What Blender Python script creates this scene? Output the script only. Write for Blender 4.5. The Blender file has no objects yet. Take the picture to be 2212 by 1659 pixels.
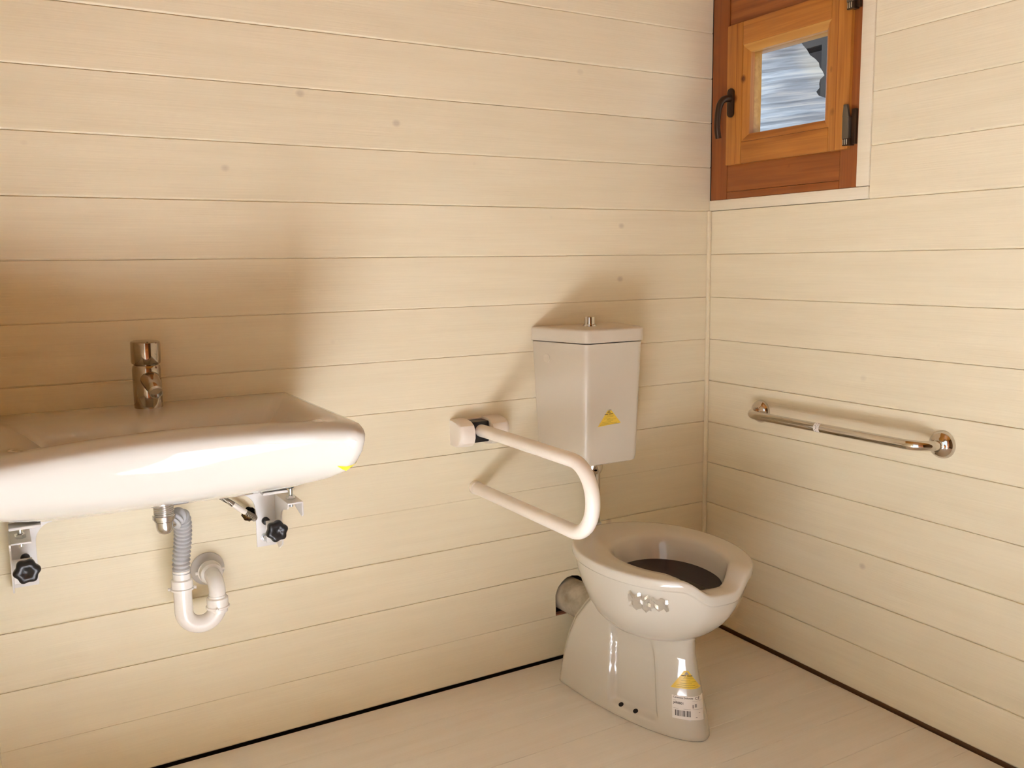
import bpy, bmesh, math, random
from math import pi, sin, cos, radians as R, sqrt
from mathutils import Vector as V, Matrix
from mathutils.bvhtree import BVHTree
random.seed(7)
sc = bpy.context.scene
C = sc.collection

# ---------------------------------------------------------------- camera
YAW, PITCH, ROLL = R(30.07608), R(-7.77718), R(-0.72498)
f = V((sin(YAW) * cos(PITCH), cos(YAW) * cos(PITCH), sin(PITCH)))
r0 = f.cross(V((0, 0, 1))).normalized()
u0 = r0.cross(f)
r1 = r0 * cos(ROLL) + u0 * sin(ROLL)
u1 = -r0 * sin(ROLL) + u0 * cos(ROLL)
cam = bpy.data.objects.new('camera', bpy.data.cameras.new('camera'))
C.objects.link(cam)
cam.matrix_world = Matrix(((r1.x, u1.x, -f.x, -1.99224), (r1.y, u1.y, -f.y, -2.17513), (r1.z, u1.z, -f.z, 1.2), (0, 0, 0, 1)))
cam.data.sensor_width = 36
cam.data.lens = 1930.44 / 2212 * 36
cam.data.clip_start = 0.01
sc.camera = cam

# ---------------------------------------------------------------- world, sun, exposure
w = bpy.data.worlds.new('sky')
sc.world = w
w.use_nodes = True
bg = w.node_tree.nodes['Background']
bg.inputs[0].default_value = (0.80, 0.90, 1.0, 1)
bg.inputs[1].default_value = 0.75
sun = bpy.data.objects.new('sun', bpy.data.lights.new('sun', 'SUN'))
C.objects.link(sun)
sd = V((0.52, 0.40, -1.50)).normalized()          # enters through the open door on the left
sun.rotation_euler = sd.to_track_quat('-Z', 'Y').to_euler()
sun.data.energy = 48
sun.data.angle = R(0.53)
sun.data.color = (.895, .955, 1.15)
portal = bpy.data.objects.new('door_portal', bpy.data.lights.new('door_portal', 'AREA'))
C.objects.link(portal)
portal.data.shape = 'RECTANGLE'
portal.data.size, portal.data.size_y = 2.05, 0.95
portal.data.cycles.is_portal = True
portal.location = (-2.12, -1.825, 1.025)
portal.rotation_euler = (0, R(-90), 0)
sc.view_settings.view_transform = 'Standard'
sc.view_settings.look = 'None'
sc.view_settings.exposure = 1.22
sc.view_settings.gamma = 1.0
sc.view_settings.use_curve_mapping = False
sc.cycles.diffuse_bounces = 8
sc.cycles.max_bounces = 16

# ---------------------------------------------------------------- materials
def mat(name, col=(.8, .8, .8), rough=.5, metal=0., **kw):
    m = bpy.data.materials.new(name)
    m.use_nodes = True
    b = m.node_tree.nodes['Principled BSDF']
    b.inputs['Base Color'].default_value = (*col, 1)
    b.inputs['Roughness'].default_value = rough
    b.inputs['Metallic'].default_value = metal
    for k, v in kw.items():
        b.inputs[k.replace('_', ' ')].default_value = v
    return m

def nd(m, t, **kw):
    n = m.node_tree.nodes.new(t)
    for k, v in kw.items():
        setattr(n, k, v)
    return n

def ln(m, a, b):
    m.node_tree.links.new(a, b)

def ramp(m, fac, stops):
    n = nd(m, 'ShaderNodeValToRGB')
    e = n.color_ramp.elements
    while len(e) < len(stops):
        e.new(0.5)
    for el, (p, c) in zip(e, stops):
        el.position = p
        el.color = (*c, 1) if len(c) == 3 else c
    ln(m, fac, n.inputs[0])
    return n

def mixc(m, fac, a, b, bt='MIX'):
    n = nd(m, 'ShaderNodeMix', data_type='RGBA', blend_type=bt)
    for s, v in ((0, fac), (6, a), (7, b)):
        if hasattr(v, 'is_output'):
            ln(m, v, n.inputs[s])
        else:
            n.inputs[s].default_value = v if s == 0 else (*v, 1)
    return n.outputs[2]

def speckle(m, coord, scale, lo, hi, seed=0.0, stretch=(1, 1, 1)):
    """sparse round spots: 1 inside a spot"""
    mp = nd(m, 'ShaderNodeMapping')
    mp.inputs['Location'].default_value = (seed, seed * 1.7, seed * .6)
    mp.inputs['Scale'].default_value = stretch
    ln(m, coord, mp.inputs[0])
    vo = nd(m, 'ShaderNodeTexVoronoi')
    vo.inputs['Scale'].default_value = scale
    ln(m, mp.outputs[0], vo.inputs['Vector'])
    return ramp(m, vo.outputs['Distance'], [(lo, (1, 1, 1)), (hi, (0, 0, 0))]).outputs[0]

def painted(name, col, axis, rough=.5, knots=.5, bump=.12):
    """white paint brushed over boards; grain runs along axis (0 = x, 1 = y)"""
    m = mat(name, col, rough)
    b = m.node_tree.nodes['Principled BSDF']
    tc = nd(m, 'ShaderNodeTexCoord')
    mp = nd(m, 'ShaderNodeMapping')
    s = [14, 14, 14]
    s[axis] = 1.1
    mp.inputs['Scale'].default_value = s
    ln(m, tc.outputs['Object'], mp.inputs[0])
    n1 = nd(m, 'ShaderNodeTexNoise')
    n1.inputs['Scale'].default_value = 2.2
    n1.inputs['Detail'].default_value = 5
    ln(m, mp.outputs[0], n1.inputs['Vector'])
    mp2 = nd(m, 'ShaderNodeMapping')
    s2 = [300, 300, 300]
    s2[axis] = 6
    mp2.inputs['Scale'].default_value = s2
    ln(m, tc.outputs['Object'], mp2.inputs[0])
    n2 = nd(m, 'ShaderNodeTexNoise')
    n2.inputs['Scale'].default_value = 1.0
    n2.inputs['Detail'].default_value = 3
    ln(m, mp2.outputs[0], n2.inputs['Vector'])
    oi = nd(m, 'ShaderNodeObjectInfo')
    var = ramp(m, oi.outputs['Random'], [(0, (.965, .965, .96)), (1, (1.0, 1.0, 1.0))])
    tone = ramp(m, n1.outputs[0], [(.3, (.955, .945, .925)), (.65, (1, 1, 1))])
    fine = ramp(m, n2.outputs[0], [(.3, (.97, .966, .96)), (.6, (1, 1, 1))])
    c = mixc(m, 1.0, col, tone.outputs[0], 'MULTIPLY')
    c = mixc(m, 1.0, c, var.outputs[0], 'MULTIPLY')
    c = mixc(m, 1.0, c, fine.outputs[0], 'MULTIPLY')
    st = [1, 1, 1]
    st[axis] = .8
    k = speckle(m, tc.outputs['Object'], 5.5, .025, .060, 3.3, st)
    n3 = nd(m, 'ShaderNodeTexNoise')
    n3.inputs['Scale'].default_value = 3
    ln(m, tc.outputs['Object'], n3.inputs['Vector'])
    gate = ramp(m, n3.outputs[0], [(.30, (0, 0, 0)), (.46, (1, 1, 1))])
    kk = mixc(m, 1.0, k, gate.outputs[0], 'MULTIPLY')
    kk = mixc(m, 1.0, kk, (knots, knots, knots), 'MULTIPLY')
    c = mixc(m, kk, c, (.46, .39, .30))
    d = speckle(m, tc.outputs['Object'], 3.6, .006, .012, 9.1)
    c = mixc(m, d, c, (.25, .19, .13))
    ln(m, c, b.inputs['Base Color'])
    bp = nd(m, 'ShaderNodeBump')
    bp.inputs['Strength'].default_value = bump
    bp.inputs['Distance'].default_value = .004
    ln(m, n2.outputs[0], bp.inputs['Height'])
    ln(m, bp.outputs[0], b.inputs['Normal'])
    return m

def pine(name, axis, c1, c2, knots=True, rough=.38):
    m = mat(name, c1, rough)
    b = m.node_tree.nodes['Principled BSDF']
    tc = nd(m, 'ShaderNodeTexCoord')
    mp = nd(m, 'ShaderNodeMapping')
    s = [60, 60, 60]
    s[axis] = 2.2
    mp.inputs['Scale'].default_value = s
    ln(m, tc.outputs['Object'], mp.inputs[0])
    n1 = nd(m, 'ShaderNodeTexNoise')
    n1.inputs['Scale'].default_value = 1.3
    n1.inputs['Detail'].default_value = 4
    n1.inputs['Distortion'].default_value = .6
    ln(m, mp.outputs[0], n1.inputs['Vector'])
    c = ramp(m, n1.outputs[0], [(.28, c2), (.66, c1)]).outputs[0]
    if knots:
        st = [1, 1, 1]
        st[axis] = .7
        k = speckle(m, tc.outputs['Object'], 13.0, .05, .13, 5.7, st)
        n3 = nd(m, 'ShaderNodeTexNoise')
        n3.inputs['Scale'].default_value = 7
        ln(m, tc.outputs['Object'], n3.inputs['Vector'])
        g = ramp(m, n3.outputs[0], [(.38, (0, 0, 0)), (.48, (1, 1, 1))])
        c = mixc(m, mixc(m, 1.0, k, g.outputs[0], 'MULTIPLY'), c, (c2[0] * .35, c2[1] * .25, c2[2] * .25))
    ln(m, c, b.inputs['Base Color'])
    bp = nd(m, 'ShaderNodeBump')
    bp.inputs['Strength'].default_value = .12
    bp.inputs['Distance'].default_value = .002
    ln(m, n1.outputs[0], bp.inputs['Height'])
    ln(m, bp.outputs[0], b.inputs['Normal'])
    return m

WALL = (.835, .765, .570)
M = {}
M['wall_x'] = painted('white_painted_boards_back', WALL, 0)
M['wall_y'] = painted('white_painted_boards_right', WALL, 1)
M['floor'] = painted('cream_painted_floorboards', (.83, .80, .73), 0, .42, .25, .06)
M['trim'] = painted('white_painted_trim', (.83, .765, .60), 1, .45, .1)
M['dark_wood'] = mat('raw_dark_timber', (.05, .03, .02), .8)
M['raw'] = mat('raw_board_edge', (.30, .13, .07), .8)
M['ceiling'] = pine('pine_ceiling', 0, (.46, .20, .025), (.35, .14, .016))
M['pine_room_x'] = pine('dark_stained_pine_front', 0, (.17, .085, .03), (.12, .055, .018))
M['pine_room_y'] = pine('unpainted_pine_left', 1, (.38, .21, .07), (.28, .14, .04))
M['pine_z'] = pine('stained_pine_upright', 2, (.50, .205, .035), (.34, .115, .018))
M['pine_y'] = pine('stained_pine_level', 1, (.48, .19, .032), (.33, .11, .018))
M['pine_dark_z'] = pine('dark_stained_pine_upright', 2, (.30, .085, .016), (.20, .05, .01), False)
M['pine_dark_y'] = pine('dark_stained_pine_level', 1, (.33, .10, .018), (.22, .058, .01))
M['pine_light'] = pine('pale_pine_bead', 1, (.58, .30, .07), (.44, .20, .04), False)
M['ceramic'] = mat('white_ceramic', (.56, .54, .49), .07, Coat_Weight=.3, Coat_Roughness=.03)
M['ceramic_toilet'] = mat('greyish_white_ceramic', (.60, .565, .48), .08, Coat_Weight=.3, Coat_Roughness=.03)
M['raw_ceramic'] = mat('unglazed_ceramic', (.55, .53, .50), .7)
M['chrome'] = mat('chrome', (.64, .60, .54), .05, 1.)
M['chrome_dull'] = mat('worn_chrome', (.62, .60, .57), .22, 1.)
M['tap'] = mat('chrome_dark_reflection', (.42, .35, .28), .07, 1.)  # plain chrome; the dark brown room reflection is put into the base colour
M['zinc'] = mat('zinc_plated_steel', (.66, .70, .72), .25, 1.)
M['black'] = mat('black_plastic', (.012, .012, .013), .32)
M['white_plastic'] = mat('white_plastic', (.83, .81, .77), .22)
M['grey_plastic'] = mat('grey_plastic', (.42, .43, .44), .45)
M['light_grey'] = mat('pale_grey_plastic', (.58, .57, .55), .5)
M['rail'] = mat('cream_white_rail_coating', (.80, .74, .65), .33)
M['bracket'] = mat('white_powder_coated_steel', (.74, .73, .71), .4)
M['cistern'] = mat('white_plastic_cistern', (.62, .565, .46), .28)
M['yellow'] = mat('yellow_sticker_paper', (.93, .80, .02), .4)
M['gold'] = mat('golden_yellow_sticker', (.80, .56, .06), .28)
M['print_dark'] = mat('black_print', (.03, .02, .015), .5)
M['print_brown'] = mat('brown_print', (.30, .20, .04), .5)
M['print_grey'] = mat('grey_print', (.30, .28, .26), .5)
M['paper'] = mat('white_label_paper', (.80, .76, .70), .35)
M['bronze'] = mat('dark_bronze_metal', (.055, .030, .016), .38, .6)
M['hinge'] = mat('aged_hinge_metal', (.16, .14, .11), .45, .7)
M['water'] = mat('dark_still_water', (.016, .007, .008), .05, Specular_IOR_Level=.12)
M['hole'] = mat('black_void', (.01, .008, .007), .9)
M['gravel'] = mat('dark_soil', (.10, .095, .08), .9)
M['outer'] = pine('outer_wall_timber', 1, (.30, .15, .06), (.2, .1, .04), False, .6)
M['shed'] = mat('shade_tinted_boards', (.0028, .0025, .0022), .95, Specular_IOR_Level=.05)  # lean-to boards in shade: the shadow is put into the near-black colour
M['shed2'] = mat('shade_tinted_beam', (.006, .0052, .0042), .95, Specular_IOR_Level=.05)  # post and beam, same painted-in shade, slightly lighter

def dirty(name, c1, c2, scale, rough):
    m = mat(name, c1, rough)
    tc = nd(m, 'ShaderNodeTexCoord')
    n = nd(m, 'ShaderNodeTexNoise')
    n.inputs['Scale'].default_value = scale
    n.inputs['Detail'].default_value = 6
    ln(m, tc.outputs['Object'], n.inputs['Vector'])
    ln(m, ramp(m, n.outputs[0], [(.35, c2), (.65, c1)]).outputs[0], m.node_tree.nodes['Principled BSDF'].inputs['Base Color'])
    return m
M['waste'] = dirty('soiled_grey_pipe', (.55, .50, .40), (.30, .25, .17), 22, .6)
M['brass'] = dirty('tarnished_brass', (.45, .27, .06), (.10, .05, .02), 60, .35)
M['brass'].node_tree.nodes['Principled BSDF'].inputs['Metallic'].default_value = .8

m = M['braid'] = mat('braided_steel_hose', (.40, .36, .30), .4, .7)
tc = nd(m, 'ShaderNodeTexCoord')
wv = nd(m, 'ShaderNodeTexWave', wave_type='BANDS', bands_direction='DIAGONAL')
wv.inputs['Scale'].default_value = 160
ln(m, tc.outputs['Object'], wv.inputs['Vector'])
ln(m, ramp(m, wv.outputs[1], [(.3, (.10, .08, .06)), (.7, (.50, .46, .38))]).outputs[0], m.node_tree.nodes['Principled BSDF'].inputs['Base Color'])

m = M['glass'] = bpy.data.materials.new('window_glass')
m.use_nodes = True
nt = m.node_tree
nt.nodes.clear()
out = nd(m, 'ShaderNodeOutputMaterial')
gl = nd(m, 'ShaderNodeBsdfGlossy')
gl.inputs['Roughness'].default_value = .02
tr = nd(m, 'ShaderNodeBsdfTransparent')
tr.inputs[0].default_value = (.95, .97, .96, 1)
fr = nd(m, 'ShaderNodeFresnel')
fr.inputs[0].default_value = 1.33
mx = nd(m, 'ShaderNodeMixShader')
ge = nd(m, 'ShaderNodeNewGeometry')
fb = nd(m, 'ShaderNodeMath', operation='MULTIPLY')
fi = nd(m, 'ShaderNodeMath', operation='SUBTRACT')
fi.inputs[0].default_value = 1
ln(m, ge.outputs['Backfacing'], fi.inputs[1]); ln(m, fi.outputs[0], fb.inputs[0]); ln(m, fr.outputs[0], fb.inputs[1])
ln(m, fb.outputs[0], mx.inputs[0]); ln(m, tr.outputs[0], mx.inputs[1]); ln(m, gl.outputs[0], mx.inputs[2])
ln(m, mx.outputs[0], out.inputs[0])

m = M['tape'] = bpy.data.materials.new('clear_sticky_tape')
m.use_nodes = True
m.node_tree.nodes.clear()
out = nd(m, 'ShaderNodeOutputMaterial')
gl = nd(m, 'ShaderNodeBsdfGlossy')
gl.inputs['Roughness'].default_value = .06
df = nd(m, 'ShaderNodeBsdfDiffuse')
df.inputs[0].default_value = (.62, .60, .50, 1)
tr = nd(m, 'ShaderNodeBsdfTransparent')
a = nd(m, 'ShaderNodeMixShader'); a.inputs[0].default_value = .35
ln(m, tr.outputs[0], a.inputs[1]); ln(m, df.outputs[0], a.inputs[2])
b = nd(m, 'ShaderNodeMixShader'); b.inputs[0].default_value = .38
ln(m, a.outputs[0], b.inputs[1]); ln(m, gl.outputs[0], b.inputs[2])
ln(m, b.outputs[0], out.inputs[0])

# streaky white stretch film
m = M['film'] = mat('streaky_white_film', (.7, .74, .8), .3)
tc = nd(m, 'ShaderNodeTexCoord')
mp = nd(m, 'ShaderNodeMapping')
mp.inputs['Scale'].default_value = (3, 3, 60)
mp.inputs['Rotation'].default_value = (R(-5), 0, 0)
ln(m, tc.outputs['Object'], mp.inputs[0])
n1 = nd(m, 'ShaderNodeTexNoise')
n1.inputs['Scale'].default_value = 1.0; n1.inputs['Detail'].default_value = 7; n1.inputs['Distortion'].default_value = .5
ln(m, mp.outputs[0], n1.inputs['Vector'])
n2 = nd(m, 'ShaderNodeTexNoise')
n2.inputs['Scale'].default_value = 5
ln(m, tc.outputs['Object'], n2.inputs['Vector'])
c = ramp(m, n1.outputs[0], [(.34, (.30, .35, .43)), (.5, (.52, .60, .72)), (.66, (.88, .91, .96))]).outputs[0]
c = mixc(m, mixc(m, 1.0, ramp(m, n2.outputs[0], [(.45, (0, 0, 0)), (.7, (1, 1, 1))]).outputs[0], (.45, .45, .45), 'MULTIPLY'), c, (.95, .90, .74))
ln(m, c, m.node_tree.nodes['Principled BSDF'].inputs['Base Color'])
bp = nd(m, 'ShaderNodeBump'); bp.inputs['Strength'].default_value = .5; bp.inputs['Distance'].default_value = .01
ln(m, n1.outputs[0], bp.inputs['Height']); ln(m, bp.outputs[0], m.node_tree.nodes['Principled BSDF'].inputs['Normal'])

# ---------------------------------------------------------------- mesh helpers
class MB:
    def __init__(s):
        s.v, s.f = [], []

    def add(s, vs, fs):
        o = len(s.v)
        s.v += [tuple(v) for v in vs]
        s.f += [tuple(i + o for i in q) for q in fs]
        return s

    def loft(s, rings, closed=True, cap0=False, cap1=False):
        n = len(rings[0])
        vs = [p for q in rings for p in q]
        fs = []
        for i in range(len(rings) - 1):
            for j in range(n if closed else n - 1):
                k = (j + 1) % n
                fs.append((i * n + j, i * n + k, (i + 1) * n + k, (i + 1) * n + j))
        if cap0: fs.append(tuple(range(n))[::-1])
        if cap1: fs.append(tuple(range((len(rings) - 1) * n, len(rings) * n)))
        return s.add(vs, fs)

    def lathe(s, o, d, prof, n=32, cap0=True, cap1=True):
        o, d = V(o), V(d).normalized()
        a = d.orthogonal().normalized()
        b = d.cross(a)
        rings = [[o + d * h + (a * cos(2 * pi * i / n) + b * sin(2 * pi * i / n)) * r for i in range(n)] for r, h in prof]
        return s.loft(rings, True, cap0, cap1)

    def tube(s, pts, r, n=20, caps=True):
        pts = [V(p) for p in pts]
        N = len(pts)
        rr = r if hasattr(r, '__len__') else [r] * N
        t = [(pts[min(i + 1, N - 1)] - pts[max(i - 1, 0)]).normalized() for i in range(N)]
        a = t[0].orthogonal().normalized()
        rings = []
        for i in range(N):
            if i:
                a = (a - t[i] * a.dot(t[i])).normalized()
            b = t[i].cross(a)
            rings.append([pts[i] + (a * cos(2 * pi * k / n) + b * sin(2 * pi * k / n)) * rr[i] for k in range(n)])
        return s.loft(rings, True, caps, caps)

    def prism(s, poly, o, U, W, N, th):
        """polygon (a, b) -> o + a U + b W, extruded th along N"""
        o, U, W, N = V(o), V(U), V(W), V(N)
        n = len(poly)
        vs = [o + U * a + W * b for a, b in poly] + [o + U * a + W * b + N * th for a, b in poly]
        fs = [tuple(range(n))[::-1], tuple(range(n, 2 * n))] + [(i, (i + 1) % n, (i + 1) % n + n, i + n) for i in range(n)]
        return s.add(vs, fs)

    def box(s, lo, hi, bev=0, seg=2):
        bm = bmesh.new()
        bmesh.ops.create_cube(bm, size=1)
        for v in bm.verts:
            v.co = V([(lo[i] + hi[i]) / 2 + v.co[i] * (hi[i] - lo[i]) for i in range(3)])
        if bev:
            bmesh.ops.bevel(bm, geom=bm.edges[:], offset=bev, segments=seg, affect='EDGES', profile=.5, clamp_overlap=True)
        bm.verts.index_update()
        s.add([v.co[:] for v in bm.verts], [[v.index for v in q.verts] for q in bm.faces])
        bm.free()
        return s

    def obj(s, name, m, parent=None, angle=35, bevel=0, flip=True):
        me = bpy.data.meshes.new(name)
        me.from_pydata(s.v, [], s.f)
        if flip or bevel:
            bm = bmesh.new()
            bm.from_mesh(me)
            if flip: bmesh.ops.recalc_face_normals(bm, faces=bm.faces[:])
            if bevel:
                ed = [e for e in bm.edges if len(e.link_faces) == 2 and e.calc_face_angle(0) > R(40)]
                bmesh.ops.bevel(bm, geom=ed, offset=bevel, segments=2, affect='EDGES', profile=.5, clamp_overlap=True)
            bm.to_mesh(me)
            bm.free()
        me.polygons.foreach_set('use_smooth', [True] * len(me.polygons))
        me.set_sharp_from_angle(angle=R(angle))
        me.materials.append(m)
        o = bpy.data.objects.new(name, me)
        C.objects.link(o)
        if parent: o.parent = parent
        return o

def thing(name, label, cat, group=None):
    o = bpy.data.objects.new(name, None)
    C.objects.link(o)
    o.empty_display_size = .05
    return tag(o, label, cat, group)

def tag(o, label, cat, group=None):
    o['label'] = label
    o['category'] = cat
    if group: o['group'] = group
    return o

def struct(o):
    o['kind'] = 'structure'
    return o

def arc(c, r, a0, a1, n):
    return [(c[0] + r * cos(R(a0 + (a1 - a0) * i / n)), c[1] + r * sin(R(a0 + (a1 - a0) * i / n))) for i in range(n + 1)]

def smooth(a, b, x):
    t = max(0, min(1, (x - a) / (b - a)))
    return t * t * (3 - 2 * t)

def spline(pts, n=8):
    P = [V(p) for p in pts]
    P = [P[0] * 2 - P[1]] + P + [P[-1] * 2 - P[-2]]
    out = []
    for i in range(1, len(P) - 2):
        for k in range(n):
            t = k / n
            a, b, c, d = P[i - 1], P[i], P[i + 1], P[i + 2]
            out.append(.5 * (2 * b + (c - a) * t + (2 * a - 5 * b + 4 * c - d) * t * t + (3 * b - a - 3 * c + d) * t ** 3))
    return out + [P[-2]]

def interp(tab, x):
    for (x0, y0), (x1, y1) in zip(tab, tab[1:]):
        if x <= x1:
            return y0 + (y1 - y0) * (x - x0) / (x1 - x0)
    return tab[-1][1]

# ---------------------------------------------------------------- setting: shell
LX, FY, HZ = -2.06, -2.75, 2.40         # left wall, front wall, ceiling height
fl = struct(MB().box((LX - .3, FY - .3, -.14), (.3, .3, -.022)).obj('floor', M['dark_wood']))
yk = [-.006] + [-.0085 - .1357 * k for k in range(1, 21)]
yk[-1] = FY
for k in range(20):
    z = random.uniform(-.0006, 0)
    MB().box((LX - .002, yk[k + 1] + .0003, -.02), (-.006, yk[k] - .0003, z), .0007, 1).obj('plank', M['floor'], fl, angle=4)

zk = [.005] + [.0013 + .1349 * k for k in range(1, 18)] + [HZ]
def hull_poly(x0, x1, z0, z1):
    return [(x0, z0), (x1, z0), (x1, z1), (x0, z1)]

def board(e, z0, z1, a, b, axis):
    """matchboard: wide chamfer on the lower edge, fine one on the upper"""
    w = random.uniform(.0020, .0034)
    sec = [(.018, z0), (e + w, z0), (e + .0006, z0 + w), (e, z0 + w + .0015), (e, z1 - .0012), (e + .0005, z1 - .0004), (e + .0012, z1), (.018, z1)]
    if axis == 'x':
        return MB().loft([[(x, d, z) for d, z in sec] for x in (a, b)], True, True, True)
    return MB().loft([[(d, y, z) for d, z in sec] for y in (a, b)], True, True, True)

def plank_back(z0, z1, holes=None, notch=None):
    e = random.uniform(-.0007, 0)
    g = random.choice((.0002, .0003, .0005))
    if holes or notch:
        bm = bmesh.new()
        loops = []
        base = [(LX, z0 + g), (-.0, z0 + g), (0, z1 - g), (LX, z1 - g)]
        if notch:
            base = [(LX, z0 + g)] + notch + [(0, z0 + g), (0, z1 - g), (LX, z1 - g)]
        for lp in [base] + (holes or []):
            vs = [bm.verts.new((x, e, z)) for x, z in lp]
            loops += [bm.edges.new((vs[i], vs[(i + 1) % len(vs)])) for i in range(len(vs))]
        bmesh.ops.triangle_fill(bm, edges=loops, use_beauty=True)
        ex = bmesh.ops.extrude_face_region(bm, geom=bm.faces[:])
        for q in ex['geom']:
            if isinstance(q, bmesh.types.BMVert): q.co.y = .018
        bmesh.ops.recalc_face_normals(bm, faces=bm.faces[:])
        bm.verts.index_update()
        mb = MB().add([v.co[:] for v in bm.verts], [[v.index for v in q.verts] for q in bm.faces])
        bm.free()
        return mb
    return board(e, z0 + g, z1 - g, LX, 0, 'x')

wb = struct(MB().box((LX - .1, .055, -.1), (.1, .11, HZ + .1)).box((LX - .1, .019, .0), (-.9, .056, HZ)).box((-.2, .019, .0), (.1, .056, HZ)).box((-.92, .019, .3), (-.18, .056, HZ)).obj('wall_back', M['dark_wood']))
for k in range(18):
    holes = notch = None
    if k == 1:      # ragged arch sawn out for the waste pipe
        notch = [(-.5895, zk[1] + .001), (-.590, .175)] + [(-.530 + .0605 * cos(R(a)) + random.uniform(-.001, .001), .190 + .0625 * sin(R(a)) + random.uniform(-.001, .001)) for a in range(170, 9, -8)] + [(-.470, .175), (-.4705, zk[1] + .001)]
    if k == 4:      # rough hole for the water hose
        holes = [[(-1.485 + (.0175 + random.uniform(-.0018, .0018)) * cos(R(a)), .593 + (.0185 + random.uniform(-.002, .002)) * sin(R(a))) for a in range(0, 360, 15)]]
    plank_back(zk[k], zk[k + 1], holes, notch).obj('plank', M['wall_x'], wb, angle=4)
# raw wood edge showing below the sawn arch
MB().box((-.589, .001, .1362), (-.471, .018, .1405), .0005, 1).obj('sawn_edge', M['raw'], wb)
MB().lathe((-1.485, .0185, .593), (0, 1, 0), [(.0225, 0), (.0225, .001)], 20).obj('hole_backing', M['hole'], wb)

WY0, WY1, WZ0, WZ1 = -.004, -.557, 1.3835, 2.005      # window frame outline on the right wall
CY = -.597
wr = MB()
wr.box((.019, FY, -.1), (.055, .019, 1.352)).box((.019, FY, 1.352), (.055, CY - .002, HZ + .1)).box((.019, CY - .002, 2.04), (.055, .019, HZ + .1))
wr = struct(wr.obj('wall_right', M['outer']))
for k in range(18):
    e = random.uniform(0, .0007)
    y0 = 0
    if 10 <= k <= 14: y0 = CY - .001
    g = random.choice((.0002, .0003, .0005))
    board(e, zk[k] + g + (.003 if k == 0 else 0), zk[k + 1] - g, FY, y0, 'y').obj('plank', M['wall_y'], wr, angle=4)

DY0, DY1, DH = -2.30, -1.35, 2.05                     # doorway in the left wall
wl = MB().box((LX - .06, FY - .05, -.1), (LX, DY0, HZ + .1)).box((LX - .06, DY1, -.1), (LX, .019, HZ + .1)).box((LX - .06, DY0, DH), (LX, DY1, HZ + .1))
wl = struct(wl.obj('wall_left', M['wall_y']))
for k in range(18):
    q = board(random.uniform(0, .0006), zk[k] + .0003, zk[k + 1] - .0003, DY1 + .032, -.001, 'y')
    q.v = [(LX + .008 - x, y, z) for x, y, z in q.v]
    q.obj('plank', M['wall_y'], wl, angle=4)
struct(MB().box((LX - .06, FY - .06, -.1), (.06, FY, HZ + .1)).obj('wall_front', M['pine_room_x']))
struct(MB().box((LX - .25, FY - .25, HZ + .1), (.80, .60, HZ + .16)).obj('sun_blocking_roof', M['outer']))  # out of view; overhang added to keep direct sun off the film
ce = struct(MB().box((LX - .08, FY - .08, HZ + .02), (.1, .12, HZ + .1)).obj('ceiling', M['ceiling']))
for k in range(20):
    y1 = -.1375 * k
    MB().box((LX, y1 - .1365, HZ), (0, y1, HZ + .02), .002, 1).obj('plank', M['ceiling'], ce, angle=4)
# doorway lining and the open door leaf, behind the camera
dl = MB().box((LX - .08, DY0 - .03, 0), (LX + .012, DY0, DH + .03)).box((LX - .08, DY1, 0), (LX + .012, DY1 + .03, DH + .03)).box((LX - .08, DY0 - .03, DH), (LX + .012, DY1 + .03, DH + .03))
struct(dl.obj('trim_2', M['pine_z']))
dr = struct(MB().box((LX + .02, DY0 - .075, .01), (LX + .90, DY0 - .03, DH - .01), .003, 1).obj('door_1', M['pine_z']))
for z0, z1 in ((.12, .95), (1.08, 1.92)):
    MB().box((LX + .14, DY0 - .032, z0), (LX + .78, DY0 - .024, z1), .004, 1).obj('panel', M['pine_dark_z'], dr)
struct(MB().box((-.012, -.012, .012), (.0, .0, 1.352), .004, 2).obj('trim_1', M['wall_x']))
struct(MB().box((-14, -14, -.30), (14, 14, -.2)).obj('ground', M['gravel']))

# ---------------------------------------------------------------- window
win = struct(bpy.data.objects.new('window_1', None)); C.objects.link(win)
def wbox(y0, y1, z0, z1, x0, x1, bev=.002):
    return MB().box((x0, min(y0, y1), z0), (x1, max(y0, y1), z1), bev, 2)
# white casing boards
wbox(CY, -.003, 1.3515, WZ0 - .0005, -.004, .018, .0015).obj('casing_board', M['trim'], win)
wbox(CY, WY1 - .0005, 1.3845, 2.04, -.004, .018, .0015).obj('casing_board', M['trim'], win)
# fixed frame
wbox(WY0, -.074, WZ0, WZ1, -.001, .07).obj('frame_jamb', M['pine_dark_z'], win)
wbox(WY1, -.500, WZ0, WZ1, -.001, .07).obj('frame_jamb', M['pine_dark_z'], win)
wbox(-.0745, -.4995, WZ0 + .022, 1.500, .000, .07).obj('frame_rail', M['pine_dark_y'], win)
wbox(-.0745, -.4995, WZ0, WZ0 + .0215, -.001, .07).obj('frame_rail', M['pine_dark_y'], win)
wbox(-.0745, -.4995, 1.880, WZ1, .002, .07).obj('frame_rail', M['pine_dark_y'], win)
wbox(-.004, -.597, WZ1 + .0005, 2.04, -.004, .018).obj('casing_board', M['trim'], win)
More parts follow.
